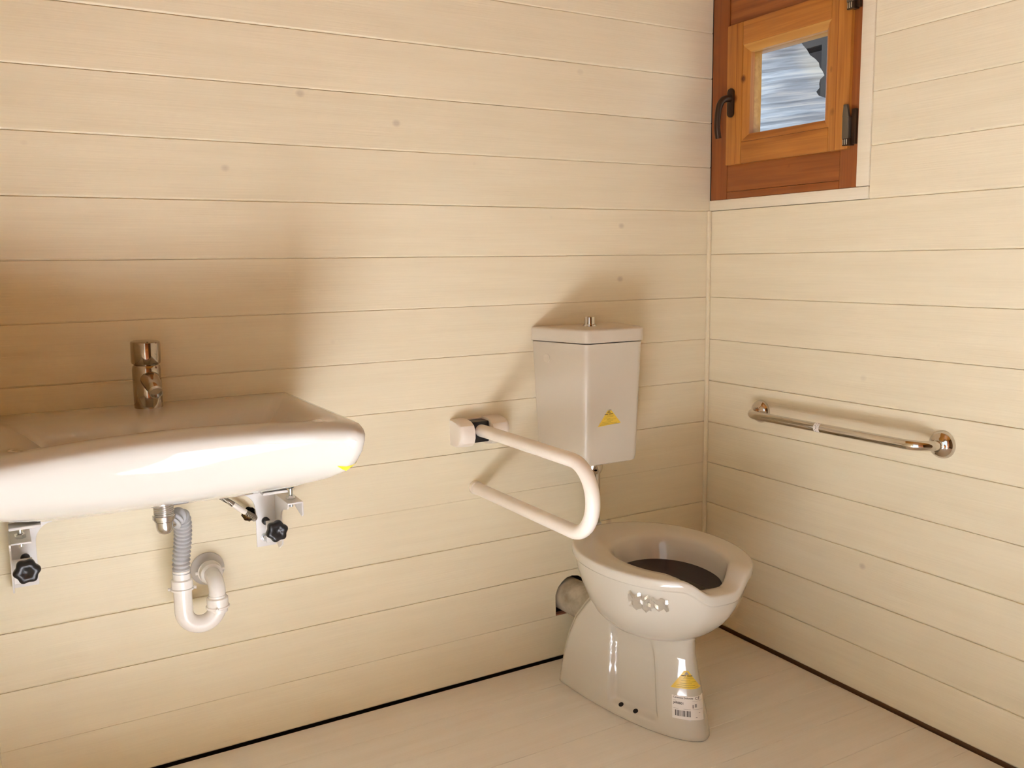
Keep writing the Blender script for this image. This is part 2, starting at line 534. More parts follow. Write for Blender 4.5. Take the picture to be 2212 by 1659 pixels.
# sash, closed, standing a little proud of the frame
S0, S1, SZ0, SZ1 = -.078, -.532, 1.4845, 1.893
sx0, sx1 = -.012, .05
sash = wbox(S0, -.141, SZ0, SZ1, sx0, sx1, .0025).obj('sash', M['pine_z'], win)
wbox(-.1415, -.466, SZ0, 1.5475, sx0 + .0005, sx1).obj('sash_rail', M['pine_y'], sash)
wbox(-.1415, -.466, 1.827, SZ1, sx0 + .0005, sx1).obj('sash_rail', M['pine_y'], sash)
wbox(-.4665, S1, SZ0, SZ1, sx0, sx1, .0025).obj('sash_stile', M['pine_z'], sash)
wbox(-.118, -.1195, SZ0 + .002, SZ1 - .002, sx0 - .0003, sx0 + .002, 0).obj('sash_groove', M['pine_dark_z'], sash)
wbox(-.489, -.4905, SZ0 + .002, SZ1 - .002, sx0 - .0003, sx0 + .002, 0).obj('sash_groove', M['pine_dark_z'], sash)
# glazing beads, chamfered towards the pane
def bead(y0, z0, y1, z1, iy, iz, name):
    """strip from (y0,z0)-(y1,z1) on the outside to the inner opening by (iy,iz)"""
    a0, a1, b0, b1 = V((-.009, y0, z0)), V((-.009, y1, z1)), None, None
    L = V((0, y1 - y0, z1 - z0)).normalized()
    wd = .022
    b0 = a0 + V((0, iy, iz)) * wd + L * wd
    b1 = a1 + V((0, iy, iz)) * wd - L * wd
    m0, m1 = a0 + (b0 - a0) * .35, a1 + (b1 - a1) * .35
    e0, e1 = b0 + V((.010, 0, 0)), b1 + V((.010, 0, 0))
    h0, h1 = b0 + V((.026, 0, 0)), b1 + V((.026, 0, 0))
    g0, g1 = a0 + V((.035, 0, 0)), a1 + V((.035, 0, 0))
    MB().add([a0, a1, m1, m0, e1, e0, h1, h0, g1, g0], [(0, 1, 2, 3), (3, 2, 4, 5), (5, 4, 6, 7), (7, 6, 8, 9), (9, 8, 1, 0), (0, 3, 5, 7, 9), (1, 8, 6, 4, 2)]).obj('glazing_bead', M[name], sash)
bead(-.1415, 1.548, -.1415, 1.827, -1, 0, 'pine_z')
bead(-.1415, 1.827, -.466, 1.827, 0, -1, 'pine_light')
bead(-.466, 1.827, -.466, 1.548, 1, 0, 'pine_z')
bead(-.466, 1.548, -.1415, 1.548, 0, 1, 'pine_y')
MB().box((.0185, -.456, 1.556), (.0225, -.150, 1.819)).obj('pane', M['glass'], sash)
# outer stop of the rebate, seen through the pane
wbox(-.141, -.1555, 1.55, 1.825, .024, .055).obj('outer_stop', M['pine_light'], sash)
wbox(-.141, -.466, 1.806, 1.827, .024, .060).obj('outer_stop', M['pine_light'], sash)
wbox(-.141, -.466, 1.548, 1.566, .024, .060).obj('outer_stop', M['pine_y'], sash)
wbox(-.452, -.4665, 1.55, 1.825, .024, .060).obj('outer_stop', M['pine_z'], sash)

# handle: plate and drooping lever
hp = MB().prism([(a, b) for a, b in arc((0, .030), .0125, 0, 180, 10) + arc((0, -.030), .0125, 180, 360, 10)], (sx0 - .009, -.1015, 1.667), (0, 1, 0), (0, 0, 1), (1, 0, 0), .009).obj('handle', M['bronze'], win, bevel=.002)
hp['label'] = 'dark bronze lever handle'
pts = spline([(sx0 - .004, -.1015, 1.678), (-.032, -.1015, 1.678), (-.047, -.099, 1.672), (-.056, -.095, 1.654), (-.059, -.092, 1.622), (-.058, -.090, 1.590), (-.052, -.089, 1.562)], 7)
MB().tube(pts, [.0105 - .0015 * i / len(pts) for i in range(len(pts))], 16).obj('lever', M['bronze'], hp)
# hinges
def hinge(z0, z1):
    h = MB().box((sx0 - .010, -.541, z0 + .018), (.0, -.521, z1 - .02), .001, 1).prism([(-.521, z1 - .02), (-.541, z1 - .02), (-.534, z1 + .012), (-.524, z1 + .012)], (sx0 - .010, 0, 0), (0, 1, 0), (0, 0, 1), (1, 0, 0), .008).obj('hinge', M['hinge'], win)
    MB().box((-.012, -.5545, z0 + .003), (.0, -.5415, z1), .001, 1).obj('hinge_plate', M['bronze'], h)
    mb = MB().box((sx0 - .008, -.545, z0), (.0, -.521, z0 + .019), .001, 1)
    mb.obj('hinge_foot', M['bronze'], h)
    kn = MB()
    for i in range(3):
        kn.lathe((sx0 - .009, -.526 - .0055 * i, z0 + .002), (0, 0, 1), [(.0016, 0), (.0016, .014)], 8)
    kn.obj('knuckle', M['zinc'], h)
hinge(1.492, 1.585)
hinge(1.835, 1.925)

# ---------------------------------------------------------------- outside the window
edge = [(.09, 1.20), (.12, 1.50), (.1404, 1.673), (.1535, 1.7324), (.1722, 1.7763), (.2158, 1.7964), (.236, 1.8110), (.2252, 1.8146), (.2258, 1.8296), (.2334, 1.8542), (.2221, 1.8704), (.2308, 1.8951), (.2408, 1.9284), (.2569, 1.9473), (.2957, 1.9798), (.3213, 2.0045), (.3515, 2.0216), (.3985, 2.041), (.55, 2.09), (.75, 2.12)]
rows = []
NZ, NY = 60, 30
for i in range(NZ + 1):
    z = 1.20 + (2.12 - 1.20) * i / NZ
    for (ya, za), (yb, zb) in zip(edge, edge[1:]):
        if za <= z <= zb + 1e-9:
            ye = ya + (yb - ya) * (z - za) / (zb - za)
            break
    row = []
    for j in range(NY + 1):
        t = j / NY
        y = ye + (1.9 - ye) * t
        bulge = .12 * (1 - (1 - min(1, t * 5)) ** 2)
        x = .74 - bulge + .010 * sin(z * 47 + y * 5) + .006 * sin(z * 131 + 2 * y) + .006 * sin(y * 33 + z * 20)
        row.append((x, y, z))
    rows.append(row)
back = [[(x + .45, y + .62, z) for j, (x, y, z) in enumerate(r)] for r in rows]
mb = MB()
mb.loft([r + b[::-1] for r, b in zip(rows, back)], True, True, True)
tag(mb.obj('film_wrapped_stack', M['film']), 'streaky bluish white film bulging outside behind the window pane', 'film')
sh = MB().box((1.65, -1.4, -.2), (1.70, 3.2, 3.2)).obj('shed', M['shed'])
tag(sh, 'dark boarded lean-to seen at upper right behind the window pane', 'shed')
MB().box((1.30, .30, -.2), (1.42, .718, 3.2), .004, 1).obj('post', M['shed2'], sh)
MB().box((1.32, .718, 2.145), (1.40, 3.0, 2.42), .004, 1).obj('beam', M['shed2'], sh)

# ---------------------------------------------------------------- washbasin
BX = -1.709
def basin_ring(wd, yb, fr, con, z, rc=.045, n=(24, 14, 8, 36), rb=.01):
    """outline from the back left corner, clockwise; front bows inwards by con at its middle"""
    pts = []
    for i in range(n[0]):
        t = i / n[0]
        pts.append((BX - wd + 2 * wd * t, yb))
    def front(x):
        u = (x - BX) / wd
        return -(fr - con * (1 - u * u))
    yc = front(BX + wd - rc) + rc
    for i in range(n[1]):
        t = i / n[1]
        pts.append((BX + wd, yb + (yc - yb) * t))
    for i in range(n[2]):
        a = pi / 2 * i / n[2]
        pts.append((BX + wd - rc + rc * cos(a), yc - rc * sin(a)))
    for i in range(n[3]):
        t = i / n[3]
        x = BX + (wd - rc) * (1 - 2 * t)
        pts.append((x, front(x)))
    for i in range(n[2]):
        a = pi / 2 * (1 - i / n[2])
        pts.append((BX - wd + rc - rc * cos(a), yc - rc * sin(a)))
    for i in range(n[1]):
        t = i / n[1]
        pts.append((BX - wd, yc + (yb - yc) * t))
    return [(x, y, z(x, y) if callable(z) else z) for x, y in pts]
RT = .8905
rings = [
    basin_ring(.060, -.055, .190, .0, .7000, .04),
    basin_ring(.180, -.030, .250, .0, .7060, .06),
    basin_ring(.240, -.014, .290, .0, .7160, .07),
    basin_ring(.283, -.008, .335, .0, .7300, .07),
    basin_ring(.306, -.005, .375, .005, .7440, .062),
    basin_ring(.323, -.003, .425, .030, .7600, .045),
    basin_ring(.331, -.002, .472, .058, .7800, .034),
    basin_ring(.3345, -.001, .508, .083, .8010, .028),
    basin_ring(.336, 0, .541, .103, .8300, .026),
    basin_ring(.3365, 0, .558, .113, .8540, .026),
    basin_ring(.3365, 0, .560, .114, .8670, .026),
    basin_ring(.335, 0, .555, .113, .8770, .026),
    basin_ring(.331, -.001, .543, .112, .8855, .026),
    basin_ring(.324, -.004, .525, .109, .8900, .027),
    basin_ring(.314, -.020, .506, .104, RT + .0008, .030),
    basin_ring(.296, -.095, .480, .092, RT - .0002, .034),
    basin_ring(.276, -.140, .465, .088, RT - .0030, .040),
    basin_ring(.262, -.172, .457, .085, RT - .0080, .045),
    basin_ring(.246, -.200, .450, .082, RT - .0170, .052),
    basin_ring(.226, -.225, .441, .077, RT - .0330, .060),
    basin_ring(.200, -.245, .428, .068, RT - .0560, .065),
    basin_ring(.160, -.262, .408, .048, RT - .0800, .060),
    basin_ring(.110, -.274, .376, .020, RT - .1000, .045),
    basin_ring(.060, -.282, .338, .0, RT - .1100, .030),
    basin_ring(.024, -.288, .322, .0, RT - .1120, .015),
]
bas = thing('washbasin', 'white ceramic washbasin with a concave front edge fixed to the left of the back wall', 'washbasin')
bmb = MB().loft(rings, True, True, True)
bas_body = bmb.obj('bowl', M['ceramic'], bas, angle=60)
bas_bvh = BVHTree.FromPolygons(bmb.v, bmb.f)
MB().lathe((BX, -.305, RT - .1117), (0, 0, 1), [(.022, 0), (.022, .003), (.018, .004)], 24).obj('drain_grate', M['chrome'], bas)
for x0 in (-1.998, -1.530):
    MB().box((x0, -.325, .7185), (x0 + .054, -.285, .7240), .001, 1).obj('support_pad', M['raw_ceramic'], bas)

# sticker helpers: wrap flat outlines on a surface
def wrapper(bvh, c, u, n, off=.0006):
    c, n = V(c), V(n).normalized()
    u = V(u)
    u = (u - n * u.dot(n)).normalized()
    v = n.cross(u)
    def g(a, b, o=0.0):
        p = c + u * a + v * b + n * .12
        h = bvh.ray_cast(p, -n, .4)
        if h[0] is None:
            q = bvh.find_nearest(c + u * a + v * b)
            return q[0] + n * (off + o)
        nn = h[1] if h[1].dot(n) > 0 else -h[1]
        return h[0] + nn * (off + o)
    return g

def patch(g, fn, na, nb, o=0.0):
    rows = [[g(*fn(i / na, j / nb), o) for i in range(na + 1)] for j in range(nb + 1)]
    vs = [p for r in rows for p in r]
    k = na + 1
    return MB().add(vs, [(j * k + i, j * k + i + 1, (j + 1) * k + i + 1, (j + 1) * k + i) for j in range(nb) for i in range(na)])

def tri_fn(p0, p1, p2, cut=0.0):
    def fn(s, t):
        a = (p0[0] + (p2[0] - p0[0]) * t * (1 - cut), p0[1] + (p2[1] - p0[1]) * t * (1 - cut))
        b = (p1[0] + (p2[0] - p1[0]) * t * (1 - cut), p1[1] + (p2[1] - p1[1]) * t * (1 - cut))
        return a[0] + (b[0] - a[0]) * s, a[1] + (b[1] - a[1]) * s
    return fn

def rect_fn(a0, a1, b0, b1):
    return lambda s, t: (a0 + (a1 - a0) * s, b0 + (b1 - b0) * t)

def bars(g, lst, o=.0003):
    mb = MB()
    for a0, a1, b0, b1 in lst:
        q = patch(g, rect_fn(a0, a1, b0, b1), max(2, int((a1 - a0) / .006)), 1, o)
        mb.add(q.v, q.f)
    return mb

def lettering(txt, size, g, a0, b0, o=.0003, bold=0.0):
    cu = bpy.data.curves.new('t', 'FONT')
    cu.body = txt
    cu.size = size
    cu.resolution_u = 3
    cu.offset = bold
    ob = bpy.data.objects.new('t', cu)
    C.objects.link(ob)
    me = bpy.data.meshes.new_from_object(ob.evaluated_get(bpy.context.evaluated_depsgraph_get()))
    mb = MB().add([g(a0 + v.co.x, b0 + v.co.y, o) for v in me.vertices], [tuple(p.vertices) for p in me.polygons])
    bpy.data.objects.remove(ob)
    bpy.data.curves.remove(cu)
    bpy.data.meshes.remove(me)
    return mb

g = wrapper(bas_bvh, (-1.392, -.470, .797), (1, .25, 0), (.40, -.75, -.50))
st = patch(g, tri_fn((-.032, .008), (.028, .016), (.004, -.020)), 10, 6).obj('sticker', M['yellow'], bas, flip=False)
st['label'] = 'small yellow triangular warning sticker'
gb = lambda a, b, o=0: g(a, b, o)
MB().add([g(a, b, .0004) for a, b in [(.000, -.004), (.005, -.009), (.010, -.004), (.014, .003), (.009, -.002), (.006, .001), (.004, -.004)]], [(0, 1, 2, 6), (6, 2, 4, 5), (2, 3, 4)]).obj('print', M['print_dark'], st, flip=False)

# ---------------------------------------------------------------- mixer tap
TX, TY = -1.707, -.068
tap = thing('mixer_tap', 'chrome cylinder mixer tap with a short spout on the washbasin ledge', 'tap')
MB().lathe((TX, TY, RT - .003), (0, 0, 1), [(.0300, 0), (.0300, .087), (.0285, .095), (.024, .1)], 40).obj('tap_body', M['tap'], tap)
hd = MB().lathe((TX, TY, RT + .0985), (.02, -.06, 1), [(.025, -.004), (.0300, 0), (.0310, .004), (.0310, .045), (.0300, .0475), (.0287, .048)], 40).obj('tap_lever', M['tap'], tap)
q = V((TX, TY, RT + .0985)) + V((.02, -.06, 1)).normalized() * .0482 + V((.002, -.017, -.001))
MB().lathe(q, (.02, -.06, 1), [(.002, 0), (.0018, .0006)], 12).obj('mark', M['print_dark'], hd)
sp = spline([(TX + .002, TY - .012, RT + .066), (TX + .004, TY - .030, RT + .060), (TX + .006, TY - .052, RT + .050), (TX + .007, TY - .066, RT + .041)], 5)
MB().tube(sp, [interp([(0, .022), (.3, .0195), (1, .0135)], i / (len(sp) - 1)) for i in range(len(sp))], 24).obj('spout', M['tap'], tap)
d = (sp[-1] - sp[-2]).normalized()
MB().lathe(sp[-1] - d * .003, d, [(.0145, 0), (.0145, .008), (.0115, .0085), (.0115, .004), (.0, .004)], 24, True, False).obj('aerator', M['chrome_dull'], tap)

# ---------------------------------------------------------------- basin brackets
def star(rad, n=6, k=84):
    return [((rad * (1 + .085 * cos(n * 2 * pi * i / k))) * cos(2 * pi * i / k), (rad * (1 + .085 * cos(n * 2 * pi * i / k))) * sin(2 * pi * i / k)) for i in range(k)]

def bracket(xw, sgn, flange, label, rot):
    """xw: x of the upright web; sgn: side on which the wall plate lies; flange: side to which the top flange runs"""
    t = thing('basin_bracket', label, 'bracket', 'basin wall brackets')
    T = .0038
    px = lambda a: xw + sgn * a
    poly = [(px(0), .507), (px(.048), .507), (px(.048), .600)] + [(px(.083 - .035 * cos(R(a))), .602 + .042 * sin(R(a))) for a in range(10, 91, 10)] + [(px(.083), .668), (px(0), .668)]
    MB().prism(poly, (0, -T - .0005, 0), (1, 0, 0), (0, 0, 1), (0, 1, 0), T).obj('wall_plate', M['bracket'], t, bevel=.0008)
    web = [(-.004, .637), (-.121, .6365), (-.121, .630), (-.113, .622), (-.098, .618), (-.078, .614), (-.062, .606), (-.0545, .595), (-.053, .580), (-.056, .555), (-.058, .530), (-.052, .518), (-.026, .503), (-.020, .504), (-.004, .514)]
    x0 = xw if sgn < 0 else xw - T
    MB().prism(web, (x0, 0, 0), (0, 1, 0), (0, 0, 1), (1, 0, 0), T).obj('web', M['bracket'], t, bevel=.0008)
    fa, fb = (xw, xw + flange * .038) if flange > 0 else (xw - .038, xw)
    MB().box((fa, -.121, .6345), (fb, -.004, .6385), .0012, 2).obj('flange', M['bracket'], t)
    if flange > 0 and sgn < 0:
        MB().prism([(-.006, .6360), (-.121, .6360), (-.121, .607), (-.116, .601), (-.108, .6015), (-.006, .629)], (fb - T, 0, 0), (0, 1, 0), (0, 0, 1), (1, 0, 0), T).obj('lip', M['bracket'], t, bevel=.0008)
    ta, tb = sorted((px(0), px(.038)))
    MB().box((ta, -.0605, .532), (tb, -.0565, .586), .001, 1).obj('tab', M['bracket'], t)
    kx, kz = px(.025), .572
    MB().lathe((kx, -.110, kz), (0, 1, 0), [(.0042, 0), (.0042, .094)], 16).obj('screw', M['zinc'], t)
    MB().lathe((kx, -.0045, kz), (0, -1, 0), [(.0095, 0), (.0095, .009), (.007, .013), (.0045, .014)], 20).obj('rubber_foot', M['black'], t)
    kn = MB()
    prof = [(.60, .0), (.86, .0), (.97, .003), (1.0, .008), (1.0, .015), (.95, .0195), (.80, .022), (.45, .0228), (.30, .0200)]
    st = star(.0245)
    ca, sa = cos(rot), sin(rot)
    kn.loft([[(kx + s * (a * ca - b * sa), -.096 - h, kz + s * (a * sa + b * ca)) for a, b in st] for s, h in prof], True, True, True)
    kn.obj('star_knob', M['black'], t, angle=50)['label'] = 'black six-lobed star knob'
    bx, by = (fa + fb) / 2, -.083
    MB().lathe((bx, by, .620), (0, 0, 1), [(.0048, 0), (.0052, .001), (.0052, .050)], 18).obj('bolt', M['zinc'], t)
    MB().lathe((bx, by, .6386), (0, 0, 1), [(.0098, 0), (.0108, .001), (.0108, .0085), (.0098, .0095)], 6).obj('nut', M['zinc'], t)
    MB().lathe((bx, by, .665), (0, 0, 1), [(.006, 0), (.0085, .002), (.0085, .0360)], 20).obj('rubber_tip', M['black'], t)
    wx = px(.0285)
    MB().lathe((wx, -.0045, .5305), (0, -1, 0), [(.0105, 0), (.0105, .0018), (.007, .002)], 24).obj('washer', M['zinc'], t)
    MB().lathe((wx, -.0062, .5305), (0, -1, 0), [(.0062, 0), (.0062, .004), (.0052, .005)], 6).obj('wall_bolt', M['zinc'], t)
    return t
bracket(-1.422, -1, 1, 'white steel bracket with black star knob under the basin, right beside the braided hose', .25)
bracket(-1.997, 1, 1, 'white steel bracket with black star knob under the basin at the left picture edge', .1)

# ---------------------------------------------------------------- waste trap
tp = thing('drain_trap', 'white plastic drain trap with grey corrugated hose below the washbasin', 'drain pipe')
DX, DY = -1.7045, -.163
pr = []
for i in range(10):
    pr += [(.0205, .0022 * 2 * i), (.0218, .0022 * (2 * i + 1))]
MB().lathe((DX, DY, .664), (0, 0, 1), pr, 32).obj('threaded_tail', M['chrome_dull'], tp)
MB().lathe((DX, DY, .6565), (0, 0, 1), [(.0215, 0), (.0240, .001), (.0240, .0085), (.0225, .0095)], 32).obj('ring_nut', M['chrome_dull'], tp)
MB().lathe((DX, DY, .657), (0, 0, -1), [(.0205, 0), (.0205, .004), (.0180, .006), (.0175, .018), (.0160, .025), (.012, .031), (.006, .034), (0.0005, .035)], 32).tube([(DX, DY, .643), (DX + .018, DY + .012, .645), (DX + .026, DY + .016, .648)], .0135, 20).obj('elbow_cup', M['chrome_dull'], tp)
hs = spline([(DX + .018, DY + .010, .642), (DX + .031, DY + .020, .652), (DX + .040, DY + .030, .646), (-1.6610, -.124, .622), (-1.6620, -.115, .585), (-1.6665, -.111, .545), (-1.6680, -.110, .512)], 40)
L = 0
rr = []
for i, p in enumerate(hs):
    if i: L += (p - hs[i - 1]).length
    rr.append(.0180 + .0019 * sin(2 * pi * L / .0100))
ho = MB().tube(hs, rr, 28).obj('corrugated_hose', M['grey_plastic'], tp, angle=60)
ho['label'] = 'grey corrugated flexible hose'
MB().lathe((-1.668, -.11, .486), (0, 0, 1), [(.0190, 0), (.0190, .032), (.0178, .033)], 32).obj('inlet_sleeve', M['white_plastic'], tp)
def slip_nut(o, d, r, wing):
    d = V(d)
    nb = MB().lathe(o, d, [(r * .9, .026), (r, .024), (r, .006), (r * 1.10, .005), (r * 1.10, .001), (r * .95, 0)], 40)
    for a in wing:
        w_ = V(a).normalized()
        c = V(o) + d.normalized() * .0035 + w_ * (r * 1.24)
        s_ = d.cross(w_).normalized()
        nb.tube([c - w_ * .007, c + w_ * .002], .0036, 10)
    nb.obj('slip_nut', M['white_plastic'], tp)
slip_nut((-1.668, -.11, .472), (0, 0, 1), .0232, [(1, -.35, 0), (-1, .2, 0)])
ub = [(-1.668, -.11, .490), (-1.668, -.11, .455), (-1.668, -.11, .4205)] + [(-1.6305 - .0375 * cos(R(a)), -.11, .4205 - .0375 * sin(R(a))) for a in range(8, 180, 8)] + [(-1.593, -.11, .4205), (-1.593, -.11, .445)]
MB().tube(ub, .0200, 28).obj('u_bend', M['white_plastic'], tp, angle=60)
MB().lathe((-1.593, -.11, .4085), (0, 0, 1), [(.0216, -.004), (.0216, .004)], 32).obj('seam_ring', M['white_plastic'], tp)
slip_nut((-1.593, -.11, .414), (0, 0, 1), .0240, [(-.25, -1, 0)])
el = [(-1.593, -.11, .43), (-1.593, -.11, .447)] + [(-1.592, -.11 + .030 * (1 - cos(R(a))), .447 + .028 * sin(R(a))) for a in range(10, 91, 10)] + [(-1.591, -.05, .475), (-1.591, -.008, .475)]
MB().tube(el, .0185, 28).obj('outlet_elbow', M['white_plastic'], tp, angle=60)
slip_nut((-1.591, -.026, .475), (0, -1, 0), .0255, [(-1, 0, .02), (1, 0, .1)])
MB().lathe((-1.591, -.0005, .475), (0, -1, 0), [(.0400, 0), (.0395, .004), (.034, .009), (.026, .011)], 44).obj('wall_rosette', M['light_grey'], tp)

# ---------------------------------------------------------------- braided supply hose
bh = thing('braided_hose', 'braided steel water hose leaving a rough hole in the back wall', 'hose')
hp_ = spline([(-1.4725, .004, .578), (-1.478, -.020, .590), (-1.505, -.032, .612), (-1.545, -.036, .646), (-1.585, -.040, .678), (-1.60, -.042, .692)], 8)
MB().tube(hp_, .0066, 16).obj('braid', M['braid'], bh)
i0 = 11
MB().tube(hp_[i0 + 4:i0 + 11], .0070, 16).obj('hose_label', M['paper'], bh)['label'] = 'pale paper band'
MB().lathe((-1.4875, .016, .589), (.05, -1, .02), [(.0125, 0), (.0125, .010), (.010, .014), (.0075, .016)], 6).obj('fitting', M['brass'], bh)

# ---------------------------------------------------------------- toilet
XC = -.529
to = thing('toilet', 'greyish white ceramic toilet without a seat standing on the cream floor', 'toilet')
N = 144
def drop(x, y):
    return .0375 * (1 - smooth(.030, .098, abs(x + .543))) * smooth(-.47, -.605, y)
def oval(cy, a_f, a_b, b, z, k=1.0, e=2.08):
    b *= .988
    pts = []
    for i in range(N):
        t = 2 * pi * i / N
        c, s_ = cos(t), sin(t)
        r = (abs(c) ** e + abs(s_) ** e) ** (-1 / e)
        y = cy - (a_f if c > 0 else a_b) * c * r
        x = XC + b * s_ * r
        pts.append((x, y, z - k * drop(x, y)))
    return pts
rings = [
    oval(-.390, .060, .060, .055, .232, 0),
    oval(-.390, .115, .105, .092, .238, 0),
    oval(-.392, .155, .140, .125, .254, 0),
    oval(-.394, .190, .172, .152, .282, .1),
    oval(-.397, .218, .200, .172, .318, .3),
    oval(-.400, .240, .222, .186, .356, .6),
    oval(-.402, .253, .243, .195, .392, .9),
    oval(-.403, .258, .250, .198, .418, 1),
    oval(-.403, .260, .252, .1985, .4225, 1),
    oval(-.403, .2655, .257, .2045, .4235, 1),
    oval(-.403, .268, .259, .2065, .428, 1),
    oval(-.403, .268, .259, .2065, .4435, 1),
    oval(-.403, .2668, .258, .2053, .4480, 1),
    oval(-.403, .2635, .255, .2023, .4504, 1),
    oval(-.404, .256, .248, .196, .4512, 1),
    oval(-.412, .225, .190, .165, .4505, 1),
    oval(-.432, .188, .166, .140, .4488, 1),
    oval(-.437, .177, .160, .134, .4455, 1),
    oval(-.440, .170, .154, .129, .438, 1),
    oval(-.442, .163, .148, .124, .415, .6),
    oval(-.443, .156, .141, .119, .390, .25),
    oval(-.443, .150, .135, .114, .374, 0),
    oval(-.443, .120, .110, .090, .345, 0),
    oval(-.443, .060, .055, .045, .325, 0),
]
bmt = MB().loft(rings, True, True, True)
bmt.obj('bowl', M['ceramic_toilet'], to, angle=70)
# pedestal: boat-shaped plan, leaning back edge
zt = [0, .004, .012] + [.02 + .28 * i / 80 for i in range(81)]
YB = [(0, -.103), (.05, -.108), (.10, -.118), (.15, -.130), (.20, -.152), (.25, -.190), (.30, -.235)]
YF = [(0, -.594), (.05, -.582), (.10, -.566), (.15, -.553), (.20, -.543), (.24, -.540), (.30, -.560)]
HW = [(0, .134), (.06, .128), (.12, .121), (.18, .112), (.24, .102), (.30, .094)]
ped = []
K = 130
for z in zt:
    yb, yf, hw = interp(YB, z), interp(YF, z), interp(HW, z)
    if z < .004: hw -= .004; yf += .004
    prof = []
    for i in range(K + 1):
        t = 1 - (1 - i / K) ** 1.0
        tt = sin(pi / 2 * t) if False else t ** .75 if False else t
        ang = tt * pi / 2
        s_ = sin(ang) ** 1.0
        y = yb + (yf - yb) * s_
        p_ = 2.2 - .5 * smooth(.05, .25, z)
        x = hw * max(0, 1 - s_ ** p_) ** .55
        prof.append((x, y))
    # soft shoulder at the back corner
    left = []
    for x, y in prof:
        x *= 1 - .16 * (1 - smooth(0, .03, yb - y))
        # recessed flank panel
        ya, yb2 = -.343 + .13 * (z - .034), -.508 + .21 * z
        ins = smooth(ya + .004, ya - .010, y) * (1 - smooth(yb2 + .026, yb2 - .004, y))
        ins *= smooth(.026, .040, z) * (1 - smooth(.17, .275, z))
        x -= .019 * ins
        left.append((-x, y))
    right = [(x, y) for x, y in prof]
    ped.append([(XC + x, y, z) for x, y in left] + [(XC + x, y, z) for x, y in right[-2::-1]])
pmb = MB().loft(ped, True, True, True)
pmb.obj('pedestal', M['ceramic_toilet'], to, angle=60)
tb = BVHTree.FromPolygons(pmb.v, pmb.f)
bb = BVHTree.FromPolygons(bmt.v, bmt.f)
MB().loft([oval(-.443, .158, .143, .1205, .385, 0), oval(-.443, .158, .143, .1205, .387, 0)], True, True, True).obj('water', M['water'], to)['label'] = 'dark still water'
# bolt holes on the flank ledge
for y, z in ((-.380, .031), (-.428, .031)):
    h = tb.ray_cast(V((-.9, y, z)), V((1, 0, 0)), 1)
    MB().lathe(h[0] + V((.002, 0, 0)), h[1] if h[1].x < 0 else -h[1], [(.0068, 0), (.0068, .0024), (.005, .0027)], 18).obj('bolt_hole', M['hole'], to)
# golden sticker and white product label round the front
FN = (-.55, -.84, .05)
FU = (.84, -.55, 0)
g = wrapper(tb, (-.545, -.54, .100), FU, FN)
st = patch(g, tri_fn((-.040, .026), (.036, .026), (-.002, .078), .14), 16, 10).obj('sticker', M['gold'], to, flip=False)
st['label'] = 'golden yellow triangular sticker'
bars(g, [(-.014, -.002, .0575, .0592), (.000, .013, .0575, .0592)]).obj('print', M['print_dark'], st, flip=False)
bars(g, [(-.008, .012, .0535, .0542), (-.010, .016, .0505, .0512), (-.015, .008, .0460, .0467), (-.004, .022, .0432, .0439), (-.018, .012, .0390, .0397), (-.026, .020, .0345, .0352), (-.030, .028, .0300, .0307)]).obj('print', M['print_brown'], st, flip=False)
patch(g, tri_fn((-.007, .0610), (.006, .0610), (-.001, .0690)), 4, 3, .0003).obj('print', M['print_grey'], st, flip=False)
lb = patch(g, rect_fn(-.037, .040, -.048, .008), 18, 6).obj('label', M['paper'], to, flip=False)
lb['label'] = 'white product label with bar code'
t1 = lettering('Ceramica Dolomite', .0060, g, -.034, .0015, bold=.00012); t1.obj('lettering', M['print_dark'], lb, flip=False)
t2 = lettering('J498801', .0078, g, -.034, -.0125, bold=.00015); t2.obj('lettering', M['print_dark'], lb, flip=False)
t3 = lettering('CE', .0095, g, .019, .0000, bold=.0001); t3.obj('lettering', M['print_dark'], lb, flip=False)
bl = []
x = -.030
while x < .008:
    wd = random.choice((.0006, .0009, .0014, .002))
    bl.append((x, x + wd, -.041, -.027))
    x += wd + random.choice((.0006, .0009, .0014))
bars(g, bl).obj('bar_code', M['print_dark'], lb, flip=False)
bars(g, [(.012, .038, -.0035, -.0030), (.012, .038, -.0230, -.0225), (-.034, -.022, -.0235, -.0229), (-.010, .008, -.0235, -.0229), (-.034, -.027, -.0045, -.0038)]).obj('print', M['print_grey'], lb, flip=False)
bars(g, [(.012, .016, -.020, -.012), (.018, .023, -.018, -.010), (.028, .031, -.0310, -.0295), (.020, .024, -.042, -.0405)]).obj('print', M['print_grey'], lb, flip=False)
# crumpled clear tape under the rim
gt = wrapper(bb, (-.672, -.545, .385), (.55, -.83, 0), (-.80, -.50, -.25), .001)
rnd = random.Random(3)
cells = {}
def crumple(a, b):
    k = (round(a, 4), round(b, 4))
    if k not in cells: cells[k] = rnd.uniform(.0, .0065)
    return cells[k]
def tape(a0, a1, b0, b1, na, nb):
    rows = []
    for j in range(nb + 1):
        for i in range(na + 1):
            a, b = a0 + (a1 - a0) * i / na, b0 + (b1 - b0) * j / nb + .004 * sin(i * 1.7)
            rows.append(gt(a, b, crumple(a, b)))
    k = na + 1
    return MB().add(rows, [(j * k + i, j * k + i + 1, (j + 1) * k + i + 1, (j + 1) * k + i) for j in range(nb) for i in range(na)])
tape(-.048, .010, -.022, .022, 9, 6).obj('sticky_tape', M['tape'], to, angle=10, flip=False)['label'] = 'crumpled clear tape'
tape(.011, .052, -.012, .020, 7, 4).obj('sticky_tape', M['tape'], to, angle=10, flip=False)

